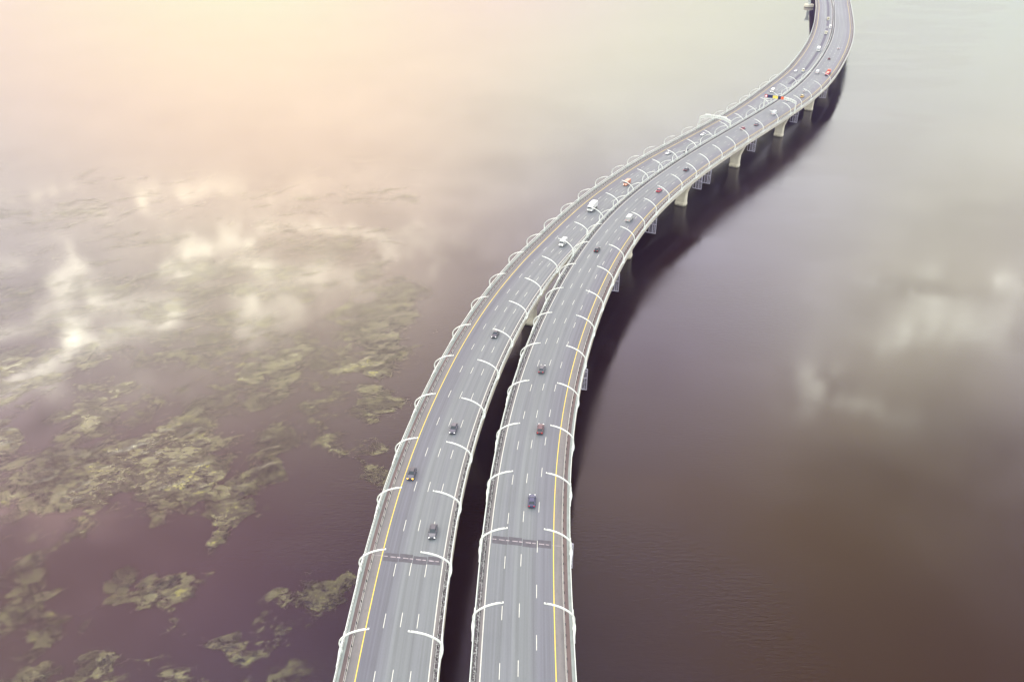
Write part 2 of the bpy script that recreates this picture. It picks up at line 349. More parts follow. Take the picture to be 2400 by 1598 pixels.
def bridge(rd,side,label,joint):
    """side=+1: the wide outer verge is on the right (+t)"""
    root=empty('road_bridge',tuple(rd.at(6,0,-3.5)),label=label,cat='bridge',group='twin curving carriageway bridges')
    root_loc=root.location.copy()
    half=7.2 if side>0 else 6.9
    o=side*half; i=-side*half                        # outer and inner edge lines
    ob=lambda x:o+side*x; ib=lambda x:i-side*x
    parts=[]
    sw=lambda nm,pr,mt,**k: parts.append(sweep(nm,rd,pr,mt,root,**k)) or parts[-1]
    lo,hi=sorted((i,o))
    sw('road_surface',[(lo,0),(hi,0)],m_asph[side])
    a_,b_=sorted((ob(0),ob(2.05))); sw('shoulder',[(a_,0),(b_,0)],m_sh)
    a_,b_=sorted((ib(0),ib(.85))); sw('shoulder',[(a_,0),(b_,0)],m_sh)
    for base,dx,mt in((ob,(2.05,3.15),m_walk),(ib,(.85,1.72),m_grate)):
        a_,b_=sorted((base(dx[0]),base(dx[1])))
        sw('walkway',[(a_,-.02),(a_,.12),(b_,.12),(b_,-.02)],mt)
    def box(nm,c0,c1,z0,z1,mt,**k):
        a_,b_=sorted((c0,c1)); return sw(nm,[(a_,z0),(a_,z1),(b_,z1),(b_,z0)],mt,closed=True,**k)
    box('fascia',ob(3.80),ob(3.95),-1.35,.25,m_fascia); box('fascia',ib(1.86),ib(2.0),-1.35,.25,m_fascia)
    box('kerb',ob(3.15),ob(3.79),-.3,.20,m_curb); box('kerb',ib(1.72),ib(1.85),-.3,.2,m_curb)
    box('kerb',ob(2.0),ob(2.08),-.1,.16,m_wline)
    g1,g2=sorted((ob(3.785),ib(1.845)))
    sw('girder',[(g1,-.35),(g1,-.75),(-4.6,-1.5),(-3.6,-4.1),(3.6,-4.1),(4.6,-1.5),(g2,-.75),(g2,-.35)],m_girder)
    # painted lines
    a_,b_=sorted((o-side*.0,o+side*.20)); sw('edge_line',[(a_,.006),(b_,.006)],m_yel)
    a_,b_=sorted((i+side*.02,i-side*.2)); sw('edge_line',[(a_,.006),(b_,.006)],m_wline)
    offs=DASH[side]; dl=[]
    for ln,(t,(ph,per)) in enumerate(zip((-3.6,0,3.6) if side>0 else (-3.45,0,3.45),offs)):
        s_=ph-per*6
        while s_<END-5:
            if s_>6: dl.append((s_,t))
            s_+=per
    dl.sort(key=lambda q:(q[0]<66,q[0]))
    def dash(mb,s_,t): mb.add([rd.at(s_,t-.075,.006),rd.at(s_,t+.075,.006),rd.at(s_+3.7,t+.075,.006),rd.at(s_+3.7,t-.075,.006)],[(0,1,2,3)])
    for q in dl[:100]:
        mb=MB(); dash(mb,*q); mb.build('lane_dash',m_wline,root)
    mb=MB()
    for q in dl[100:]: dash(mb,*q)
    tag(mb.build('lane_dash',m_wline,root),kind='stuff')
    # guard rails
    for base,off,nm in((ob,2.2,''),(ib,1.05,'')):
        c=base(off); rl=sweep('guard_rail',rd,[(c-.05,.42),(c-.01,.50),(c-.05,.58),(c-.01,.68),(c+.03,.68),(c+.03,.42)],m_rail,root,closed=True); parts.append(rl)
        many(rl,'post',m_dark,[rd.at(s_,c+.1,.36) for s_ in np.arange(64,1150,2.8)],(.17,.17,.72))
    # parapets with balusters
    for base,off in((ob,3.84),(ib,1.92)):
        c=base(off)
        pr=sweep('parapet_rail',rd,[(c-.075,1.22),(c-.075,1.34),(c+.075,1.34),(c+.075,1.22)],m_white,root,closed=True); parts.append(pr)
        lw=sweep('lower_rail',rd,[(c-.04,.42),(c-.04,.5),(c+.04,.5),(c+.04,.42)],m_white,pr,closed=True,d=5); parts.append(lw)
        many(pr,'baluster',m_white,[rd.at(s_,c,.72) for s_ in np.arange(64,1150,1.0)],(.09,.09,1.0))
    # expansion joint with its repair strip
    for s_,wd in joint:
        h=half-.3
        mb=MB(); 
        sk=.10
        def quad(t0,t1,a,b,zz,mbx=mb): mbx.add([rd.at(s_+a-t0*sk,t0,zz),rd.at(s_+a-t1*sk,t1,zz),rd.at(s_+b-t1*sk,t1,zz),rd.at(s_+b-t0*sk,t0,zz)],[(0,1,2,3)])
        t0=-h
        for w_,a_,b_ in((.27,-1.35,1.05),(.24,-1.2,1.25),(.25,-1.4,.95),(.24,-1.1,1.3)):
            quad(t0+.05,t0+w_*2*h-.12,a_,b_,.011); t0+=w_*2*h
        jp=mb.build('expansion_joint',m_joint,root)
        mb=MB()
        for q in range(9): 
            x0=-h+.1+q*2*h/9; quad(x0,x0+2*h/9*(.82 if q%2 else .55),-.13,.13,.016,mb)
        e0,e1=sorted((i-side*.8,o+side*2.0)); quad(e0,-h,-.05,.05,.013,mb); quad(h,e1,-.05,.05,.013,mb)
        mb.build('joint_seal',m_jsteel,jp)
    for c in root.children:
        c.matrix_parent_inverse=root.matrix_world.inverted() if False else c.matrix_parent_inverse
        c.location=(-root_loc[0],-root_loc[1],-root_loc[2])
    return root
DASH={1:((79.0,14.1),(79.7,14.15),(85.8,13.3)),-1:((91.1,13.9),(91.4,13.85),(91.1,13.85))}
bR=bridge(RD,1,'right-hand carriageway bridge, grey asphalt with its yellow edge line on the right',[(115.5,2.2)])
bL=bridge(LD,-1,'left-hand carriageway bridge, grey asphalt with its yellow edge line on the left',[(110.2,2.2)])
# dark strip of fresh asphalt on the far left-hand carriageway
rp=[sweep('fresh_asphalt_strip',LD,[(2.0-.0,.022),(4.4,.022)],m_patch,bL,a=a,b=b) for a,b in((655,695),(711,789),(805,885),(900,925),(938,975),(992,1300))]
for o in rp: o.location=tuple(-x for x in bL.location)
# ---------------------------------------------------------------- piers
def ordn(n):
    return '%d%s'%(n,'th' if 10<=n%100<=20 else {1:'st',2:'nd',3:'rd'}.get(n%10,'th'))
def pier(rd,st,label,grp='concrete bridge piers',t=0,scale=1.0):
    p=rd.at(st,t); h=rd.head(st)
    root=empty('bridge_pier',(p[0],p[1],WATER_Z),h,label=label,cat='pier',group=grp)
    top=p[2]-4.12-WATER_Z
    def ring(w,d,zz,c=.5):
        w/=2;d/=2;c=min(c,w*.4,d*.4); return [(-w+c,-d,zz),(w-c,-d,zz),(w,-d+c,zz),(w,d-c,zz),(w-c,d,zz),(-w+c,d,zz),(-w,d-c,zz),(-w,-d+c,zz)]
    mb=MB(); rings=[]
    for k in range(9):
        u=k/8; zz=1.9+(top-1.9)*u; f=max(0,(u-.36)/.64); w=5.7+6.8*f**1.1; rings.append(ring(w,3.2-.25*u,zz))
    mb.loft(rings); mb.build('column',m_conc,root)
    mb=MB(); mb.loft([ring(6.0,4.6,-3,1.0),ring(6.0,4.6,1.55,1.0),ring(5.6,4.2,1.95,.9)]); mb.build('footing',m_conc,root)
    mb=MB()
    for x in(-2.9,2.9): mb.box((x,0,top+.02),(1.1,1.1,.30))
    mb.build('bearing',m_girder,root)
    return root
ORD='first second third fourth fifth sixth seventh eighth ninth tenth'.split()
k=0
for st in (87,167,247,327,405.5,485,565.5,648,735,820):
    if st<300: pier(RD,st,'concrete pier hidden under the near right-hand carriageway, %s from its near end'%ORD[[87,167,247].index(st)])
    elif st<740:
        pier(RD,st,'cream flared pier under the right-hand carriageway, %s one seen from the bottom'%ORD[k]); k+=1
    else: pier(RD,st,'concrete pier hidden under the far bend of the right-hand carriageway')
pier(LD,260,'cream concrete pier seen in the narrow gap between the two carriageways')
for st in (100,180,340,420,500,580,660,740,820): pier(LD,st,'concrete pier hidden beneath the left-hand carriageway, %s from its near end'%ordn((100,180,340,420,500,580,660,740,820).index(st)+1))
# lone pier on a round footing at the top edge
t=empty('bridge_pier',(404.1,1166,WATER_Z),R(-20),label='white pier on a wide round footing in the water left of the bridge, top edge',cat='pier')
mb=MB(); mb.cyl((0,0,-3),(0,0,3.2),6.2,28); mb.cyl((0,0,3.2),(0,0,3.7),6.2,28,r2=5.7); mb.build('footing',m_conc,t)
mb=MB(); mb.loft([[(-1.7,-1.3,3.6),(1.7,-1.3,3.6),(1.7,1.3,3.6),(-1.7,1.3,3.6)],[(-1.5,-1.2,12),(1.5,-1.2,12),(1.5,1.2,12),(-1.5,1.2,12)],[(-3.2,-1.3,17),(3.2,-1.3,17),(3.2,1.3,17),(-3.2,1.3,17)]]); mb.build('column',m_white,t)
# ---------------------------------------------------------------- hanging access frames
def frame(st,t,label,w=4.6,hh=7.6):
    p=RD.at(st,t,-1.0); root=empty('access_frame',tuple(p),RD.head(st),label=label,cat='steel frame',group='lattice access frames hung below the right-hand carriageway')
    mb=MB()
    for x in(0,-1.6,-3.2,-w): mb.bar((x,0,.1),(x,0,-hh),.16)
    for zz in(0,-.9,-3.3,-hh): mb.bar((.07,0,zz),(-w,0,zz),.2)
    mb.build('frame',m_lat,root)
    mb=MB()
    for q in range(1,16):
        zz=-q*hh/16
        mb.bar((0,.03,zz),(-1.6,.03,zz),.08); 
        if q>7: mb.bar((-1.6,.03,zz),(-3.2,.03,zz),.07)
    mb.bar((-.8,.02,-3.3),(-.8,.02,-hh),.07)
    mb.build('rung',m_lat,root)
    mb=MB(); mb.bar((-.2,0,.1),(-w+.2,0,.1),.14); mb.bar((-w,-.0,0),(-w,0,-.02),.3)
    for x in(-1.5,-3.8): mb.bar((x,0,0),(x-.4,0,.75),.12)
    mb.build('bracket',m_lat,root)
    return root
FR=[(116.5,11.9,'lilac-grey lattice frame hanging off the right edge, lowest in the photo'),
(194.7,11.9,'lilac-grey lattice frame hanging off the right edge, second from the bottom of the photo'),
(268.1,11.4,'lilac-grey lattice frame below the right edge, third from the bottom of the photo'),
(333.2,11.6,'lilac-grey lattice frame below the right edge just above the first pier in view'),
(403,11.0,'lilac-grey lattice frame by the second pier in view, lower of a pair'),
(414,11.6,'lilac-grey lattice frame just above the second pier in view, upper one of a pair'),
(484,11.4,'lilac-grey lattice frame beside the top of the third pier in view'),
(562.6,11.4,'lilac-grey lattice frame beside the top of the fourth pier in view'),
(642.0,11.4,'small far lattice frame beside the top of the fifth pier in view')]
for st,t_,lb in FR: frame(st,t_,lb)
# ---------------------------------------------------------------- street lamps
ARC=[(0,1.2),(-.07,1.9),(-.17,2.6),(-.17,3.2),(.0,3.85),(.38,4.5),(.95,5.15),(1.7,5.8),(2.6,6.4),(3.6,6.87),(4.6,7.22),(5.4,7.42),(6.05,7.55)]
def make_lamp(sg,sc=1.0):
    """sg=+1: arm reaches towards -X (lamp stands on the right rail)"""
    root=empty('street_lamp',(0,0,0),cat='street lamp')
    mb=MB(); rings=[]; A=np.array(ARC)*[1,sc]; A=np.vstack([[0,.1],A])
    d=np.gradient(A,axis=0); d/=np.linalg.norm(d,axis=1)[:,None]; nn=np.stack([-d[:,1],d[:,0]],1)
    for q,(a,n_) in enumerate(zip(A,nn)):
        u=q/(len(A)-1); th=.16-.07*u; wd=.16+.02*u
        pts=[(a+n_*th,-wd),(a+n_*th,wd),(a-n_*th,wd),(a-n_*th,-wd)]
        rings.append([(-sg*pp[0],y,pp[1]) for pp,y in pts])
    mb.loft(rings); mb.build('curved_pole',m_lamp,root)
    e=A[-1]; mb=MB(); mb.box((-sg*(e[0]-.35),0,e[1]-.16),(.8,.30,.07),((1,0,.25*-sg*-1),(0,1,0),(0,0,1))); hd=mb.build('lamp_head',m_led,root)
    mb=MB(); mb.box((-sg*(e[0]-.45),0,e[1]+.075),(.34,.16,.05)); mb.build('sensor',m_led,root)
    # flared mounting bracket on the outside of the fascia
    mb=MB(); x0=sg*.10
    ys=(-4.2,-3,-2,-1.1,-.4,.4,1.1,2,3,4.2); 
    mb.loft([[(x0,y,.95-.55*bl),(x0+sg*(.12+.34*bl),y,1.0-.5*bl),(x0+sg*(.12+.34*bl),y,1.18-.5*bl),(x0,y,1.2-.5*bl)] for y in ys for bl in (math.exp(-(y/1.9)**2),)])
    for y in(-.35,.35): mb.bar((sg*.1,y,.1),(sg*.5,y,.5),.1)
    mb.box((sg*.05,0,.3),(.5,.7,.1)); mb.build('base_bracket',m_white,root)
    return root
RST=[91,112,131.5,151.2,172,193.5,214,233,254,275.5,295.5,313.5,332.5,352,371,392,410.5,429.5,449,470,494,520,544,567,590,618,650]
LST=[85.1,106.1,126.1,145.4,165.8,186.7,206.4,226.7,246,266.5,286,306,326.5,348,369,389.7,409.5,430,456,480,503.5,527.6,551.5,577.5,600,625,652]
for rd,sts,nm,tr,tl in((RD,RST,'right-hand carriageway',11.04,-9.12),(LD,LST,'left-hand carriageway',8.82,-10.74)):
    for t_,sg,sname in((tr,1,'right rail'),(tl,-1,'left rail')):
        proto=None; sc=1.0 if rd is RD else .86; n=0
        if rd is LD and sg>0: sc=.84
        if rd is LD and sg<0: sc=.92
        for s_ in sts:
            p=rd.at(s_,t_)
            if proto is None: proto=make_lamp(sg,sc); o=proto
            else: o=copy_tree(proto)
            o.location=tuple(p); o.rotation_euler=(0,0,rd.head(s_))
            n+=1; tag(o,'white curved lamp on the %s of the %s, %s from the bottom'%(sname,nm,ordn(n)),group='curved street lamps along the carriageways')
# ---------------------------------------------------------------- gantries
def arch(root,w0,w1,hgt,name='arch_truss',n=16,dep=1.3):
    mb=MB(); top=[];bot=[]
    for q in range(n+1):
        u=q/n; x=w0+(w1-w0)*u; e=abs(2*u-1); zz=hgt-1.9*e**2.5
        top.append((x,zz+dep*.5)); bot.append((x,zz-dep*.5))
    for y in(-.55,.55):
        for L in(top,bot):
            for a,b in zip(L[:-1],L[1:]): mb.bar((a[0],y,a[1]),(b[0],y,b[1]),.24)
        for q in range(n+1):
            mb.bar((top[q][0],y,top[q][1]),(bot[q][0],y,bot[q][1]),.16)
            if q<n: mb.bar((top[q][0],y,top[q][1]),(bot[q+1][0],y,bot[q+1][1]),.11)
    for q in range(n+1): mb.bar((top[q][0],-.55,top[q][1]),(top[q][0],.55,top[q][1]),.14); mb.bar((bot[q][0],-.55,bot[q][1]),(bot[q][0],.55,bot[q][1]),.14)
    mb.build(name,m_lamp,root)
    for x,L in((w0,1),(w1,-1)):
        mb=MB()
        for y in(-.55,.55): mb.bar((x,y,-.2),(x,y,hgt-1.6),.3); 
        for zz in np.arange(1,hgt-2,1.3): mb.bar((x,-.55,zz),(x,.55,zz+.6),.12)
        mb.box((x,0,.15),(.9,2.0,.2)); mb.build('leg',m_lamp,root)
p=LD.at(506); g=empty('sign_gantry',tuple(p),LD.head(506),label='pale arched lattice gantry spanning the left-hand carriageway',cat='gantry'); arch(g,-10.9,8.9,8.2)
mb=MB()
for x in(-6.2,4.2): mb.box((x,.75,8.0),(3.4,.12,2.0))
mb.build('sign_panel',m_lamp,g)
p=RD.at(553); g=empty('sign_gantry',tuple(p),RD.head(553),label='pale gantry over the right-hand carriageway carrying a row of coloured signs',cat='gantry'); arch(g,-9.4,11.2,8.2)
m_navy=mat('sign_navy',(.012,.016,.07),.4); m_sred=mat('sign_red',(.55,.03,.02),.4); m_syel=mat('sign_yellow',(.72,.55,.10),.4); m_swh=mat('sign_white',(.75,.75,.75),.4); m_sor=mat('sign_orange',(.75,.13,.03),.4)
mb=MB(); mb.box((-3.2,-.78,8.3),(12.4,.14,1.9)); bd=mb.build('sign_board',m_navy,g)
mb=MB(); mb.box((-2.4,-.87,8.3),(3.4,.03,1.8)); mb.build('yellow_panel',m_syel,bd)
for x,mt in((-8.5,m_sred),(2.2,m_sor)):
    mb=MB(); mb.cyl((x,-.9,8.3),(x,-.98,8.3),1.0,20); d_=mb.build('round_sign',mt,g)
    mb=MB(); mb.cyl((x,-.98,8.3),(x,-1.0,8.3),.62 if mt is m_sred else .3,16); mb.build('sign_face',m_swh if mt is m_sred else m_sred,d_)
# ---------------------------------------------------------------- vehicles
def paint(name,c): return mat(name,c,.28,.1)
m_head=mat('headlight_glass',(.8,.8,.8),.1,emis=(1,.97,.9),es=3.0); m_tail=mat('tail_light',(.35,.01,.01),.2,emis=(1,.03,.02),es=.6); m_fog=mat('amber_headlight',(.8,.4,.05),.2,emis=(1,.42,.03),es=14.0)
def vehicle(kind,c,label,rd,st,t,fwd,head=m_head,extra=None,bed=None,lit=True,grp='cars and vans driving over the bridge'):
    """local +Y is the direction of travel"""
    p=rd.at(st,t,.004); rz=rd.head(st)+(0 if fwd>0 else math.pi)
    cat={'car':'car','van':'van','truck':'truck','lorry':'truck','suv':'car','roller':'road roller'}[kind]
    root=empty({'car':'passenger_car','suv':'passenger_car','van':'delivery_van','truck':'flatbed_truck','lorry':'articulated_lorry','roller':'road_roller'}[kind],tuple(p),rz,label=label,cat=cat,group=grp)
    root.rotation_euler=(rd.pitch(st)*fwd,0,rz)
    c=tuple(.03+.62*x+.25*(sum(c)/3)*.5 for x in c)   # dusty paint
    pm=paint(label.split()[0]+'_paint',c)
    def prof_loft(sections,nm,mt,par=root,bev=.12):
        # sections: (y, half width, z0, z1)
        mb=MB(); rings=[]
        for y,w,z0,z1 in sections:
            b=min(bev,w*.4,(z1-z0)*.4); rings.append([(-w,y,z0),(w,y,z0),(w,y,z1-b),(w-b,y,z1),(-w+b,y,z1),(-w,y,z1-b)])
        mb.loft(rings); return mb.build(nm,mt,par)
    def wheels(ys,w,r):
        for y in ys:
            for x in(-w,w):
                mb=MB(); mb.cyl((x-.12,y,r),(x+.12,y,r),r,14); wh=mb.build('wheel',m_dark,root)
                mb=MB(); mb.cyl((x-.13,y,r),(x+.13,y,r),r*.55,10); mb.build('rim',m_rail,wh)
    def lights(y,w,zz,front=True,rear=None):
        for x in(-w,w):
            mb=MB(); mb.box((x,y,zz),(.34,.12,.16)); mb.build('headlight',head,root)
            if rear is not None: mb=MB(); mb.box((x,rear,zz+.12),(.3,.1,.2)); mb.build('tail_light',m_tail,root)
    if kind in('car','suv'):
        hz=.12 if kind=='suv' else 0
        prof_loft([(-2.2,.72,.35,.78+hz),(-2.12,.84,.26,.95+hz),(-1.2,.9,.22,1.0+hz),(1.0,.9,.22,.96+hz),(1.9,.84,.24,.82+hz),(2.18,.70,.32,.66+hz)],'body',pm)
        if kind=='suv': prof_loft([(-2.0,.70,.95,1.0),(-1.75,.66,.95,1.66),(.35,.66,.95,1.68),(1.0,.74,.95,1.06)],'windows',m_glass,bev=.1); prof_loft([(-1.8,.60,1.62,1.72),(.3,.60,1.62,1.74)],'roof',pm,bev=.05)
        else: prof_loft([(-1.75,.72,.9,.99),(-1.2,.62,.9,1.42),(.1,.62,.9,1.44),(.95,.74,.9,.97)],'windows',m_glass,bev=.1); prof_loft([(-1.25,.57,1.38,1.455),(.12,.57,1.38,1.475)],'roof',pm,bev=.04)
        for x in(-.98,.98): mb=MB(); mb.box((x,.6,1.02+hz),(.18,.14,.13)); mb.build('mirror',pm,root)
        wheels((-1.35,1.32),.80,.33); lights(2.1,.6,.62,rear=-2.16)
    elif kind=='van':
        prof_loft([(-2.9,.95,.4,2.3),(-2.85,.98,.3,2.45),(1.3,.98,.3,2.45),(1.9,.96,.3,1.9),(2.1,.95,.3,1.35),(2.85,.88,.35,1.1)],'body',pm,bev=.15)
        prof_loft([(1.34,.84,1.45,2.30),(1.95,.86,1.3,1.90),(2.14,.84,1.25,1.4)],'windscreen',m_glass,bev=.05)
        for x in(-1.1,1.1): mb=MB(); mb.box((x,1.9,1.4),(.2,.12,.3)); mb.build('mirror',m_dark,root)
        wheels((-1.8,1.8),.88,.36); lights(2.8,.68,.85,rear=-2.92)
    elif kind in('truck','lorry'):
        L=7.5 if kind=='truck' else 13.5
        cabm=pm; bm=bed or pm
        prof_loft([(L/2-2.0,1.2,.7,2.9),(L/2-.3,1.2,.7,2.9),(L/2,1.15,.7,2.2)],'cab',cabm,bev=.12)
        prof_loft([(L/2-.35,1.05,1.8,2.75),(L/2+.03,1.05,1.8,2.3)],'windscreen',m_glass,bev=.05)
        prof_loft([(-L/2,.45,.7,1.05),(L/2-2.2,.45,.7,1.05)],'chassis',m_dark,bev=.02)
        if extra=='open':
            mb=MB(); y0,y1=-L/2,L/2-2.3
            mb.box((0,(y0+y1)/2,1.15),(2.4,y1-y0,.16))
            for x in(-1.18,1.18): mb.box((x,(y0+y1)/2,1.6),(.08,y1-y0,.9))
            for y in(y0+.04,y1-.04): mb.box((0,y,1.6),(2.28,.08,.9))
            ld=mb.build('bed',bm,root)
            mb=MB(); mb.box((0,(y0+y1)/2,1.55),(2.1,y1-y0-.4,.6),taper=.7); mb.build('load',LOAD,ld)
        else: prof_loft([(-L/2,1.25,1.1,3.5),(L/2-2.3,1.25,1.1,3.5)],'cargo_box',bm,bev=.06)
        ys=[L/2-1.1,-L/2+1.2,-L/2+2.4]+([L/2-3.6] if kind=='lorry' else []); wheels(ys,1.05,.5); lights(L/2,.9,1.0,rear=-L/2-.02)
    elif kind=='roller':
        prof_loft([(-1.9,.75,.7,1.5),(1.2,.7,.7,1.3)],'body',pm)
        for y in(-1.7,1.7): mb=MB(); mb.cyl((-.95,y,.62),(.95,y,.62),.62,18); mb.build('drum',m_rail,root)
        mb=MB(); mb.box((0,-.2,2.45),(1.5,1.8,.1)); 
        for x in(-.65,.65):
            for y in(-1,.6): mb.bar((x,y,1.3),(x,y,2.45),.08)
        mb.build('canopy',m_lamp,root); mb=MB(); mb.box((0,-.3,1.7),(.6,.5,.5)); mb.build('seat',m_dark,root)
    return root
LOAD=mat('sand_load',(.45,.30,.22),.9)
c_dark=(.018,.018,.025);c_white=(.50,.50,.47)
V=[('car',(.012,.018,.09),'dark blue car on the right-hand carriageway, nearest car to the bottom there',RD,129.1,1.8,1),
('car',(.08,.012,.02),'dark red car with glowing tail lights on the right-hand carriageway',RD,158.8,1.8,1),
('car',(.05,.055,.07),'dark grey car on the right-hand carriageway ahead of the dark red car',RD,189.7,-1.8,1),
('car',(.015,.012,.018),'black car in the middle of the right-hand carriageway before the white van',RD,285,-1.8,1),
('van',c_white,'white van under a lamp arm on the right-hand carriageway',RD,322.8,1.8,1),
('car',(.42,.02,.05),'bright red car on the right-hand carriageway just beyond the white van',RD,365.3,1.8,1),
('car',(.04,.03,.04),'dark car on the right-hand carriageway beside the third lattice gap of lamps',RD,403,1.8,1),
('car',(.36,.02,.04),'small red car on the right-hand carriageway before the sign gantry',RD,495.8,-1.8,1),
('car',(.16,.13,.15),'faint mauve-grey car on the right-hand carriageway before the sign gantry',RD,509.3,1.8,1),
('van',(.6,.61,.62),'pale silver van nearest before the coloured sign gantry',RD,541.4,1.8,1),
('car',(.65,.65,.64),'white car just past the coloured sign gantry',RD,581.8,-1.8,1),
('suv',(.62,.40,.03),'yellow car near the right edge beyond the coloured sign gantry',RD,598,3.4,1),
('suv',(.66,.66,.65),'white car in the middle lane left of and past the yellow car',RD,616,.6,1),
('van',(.68,.68,.66),'white van on the left lane near the last lamps of the right-hand carriageway',RD,684.8,-3.3,1),
('lorry',(.75,.16,.05),'long red and orange truck on the outer lane of the right-hand carriageway',RD,684,4.6,1),
('car',(.10,.02,.03),'tiny dark red car on the far right-hand carriageway',RD,746.7,-1.8,1),
('car',(.62,.56,.55),'tiny pale pink-white car farthest up the right-hand carriageway',RD,799.1,1.2,1),
('car',(.035,.03,.045),'dark car beside a lamp arm on the left-hand carriageway',LD,213,1.8,-1),
('car',(.05,.045,.07),'dark car with two white headlights, second one up on the left-hand carriageway',LD,159,1.8,-1),
('car',(.03,.03,.05),'dark car with two orange headlights next to the yellow edge line',LD,138.7,-5.2,-1),
('car',(.045,.045,.06),'dark car with white headlights just above the repair strip of the left-hand carriageway',LD,118.5,3.6,-1),
('van',c_white,'white van under a lamp arm on the left-hand carriageway, lower of two',LD,294.9,1.8,-1),
('truck',(.72,.71,.67),'large white box truck on the left-hand carriageway above the white van',LD,340,-.6,-1),
('van',(.62,.20,.08),'orange van on the left-hand carriageway beyond the white box truck',LD,381.7,.8,-1),
('car',(.55,.55,.56),'silver car on the left-hand carriageway below the arched gantry',LD,443.5,-2.2,-1),
('car',(.06,.065,.055),'dark green-grey car at the inner rail of the left-hand carriageway',LD,453.3,4.2,-1),
('car',(.66,.66,.66),'white car just before the arched gantry on the left-hand carriageway',LD,491.2,-1.8,-1),
('van',(.70,.66,.62),'white van on the left-hand carriageway beside the last lamps',LD,624.7,-1.2,-1),
('roller',(.62,.5,.08),'small yellow road roller on the dark fresh asphalt strip',LD,702.4,3.2,-1),
('car',(.66,.66,.68),'small white car beside the road roller',LD,701.9,-2.4,-1),
('truck',(.72,.72,.70),'white box truck standing on the dark fresh asphalt strip',LD,796.8,3.2,-1),
('truck',(.72,.66,.42),'pale yellow truck with a tan load on the dark strip, lower of two',LD,890.6,3.2,-1),
('truck',(.74,.64,.36),'pale yellow truck with a pink load on the dark strip, upper of two',LD,983,3.0,-1),
('van',(.74,.72,.66),'white van parked right of the dark strip near the top of the photo',LD,929.2,6.0,-1)]
m_bedr=mat('red_body',(.5,.03,.04),.5); m_bedp=mat('pink_bed',(.55,.30,.26),.6)
for v in V:
    kw={}
    if v[0]=='lorry': kw=dict(bed=m_bedr,extra='open')
    if 'orange headlights' in v[2]: kw=dict(head=m_fog)
    if 'load' in v[2]: kw=dict(extra='open',bed=m_bedp)
    if v[0]=='roller': kw['grp']='road works machines on the far carriageway'
    vehicle(*v,**kw)
# ---------------------------------------------------------------- water
mb=MB(); E=15000; mb.add([(-E,-E,WATER_Z),(E,-E,WATER_Z),(E,E,WATER_Z),(-E,E,WATER_Z)],[(0,1,2,3)])
tag(mb.build('water',m_water),kind='structure')
# ---------------------------------------------------------------- thin blue air over the estuary
mb=MB(); mb.box((0,700,(WATER_Z-1+142)/2),(3600,3600,142-(WATER_Z-1)))
m=bpy.data.materials.new('air'); m.use_nodes=True; use(m); N.remove(N['Principled BSDF']); pv=nd('ShaderNodeVolumePrincipled')
pv.inputs['Color'].default_value=(.42,.40,1.0,1); pv.inputs['Density'].default_value=HAZE; pv.inputs['Anisotropy'].default_value=0.0
Lk.new(pv.outputs[0],N['Material Output'].inputs['Volume']); hz=mb.build('haze',m); tag(hz,'thin bluish haze hanging over the water','haze',kind='stuff')
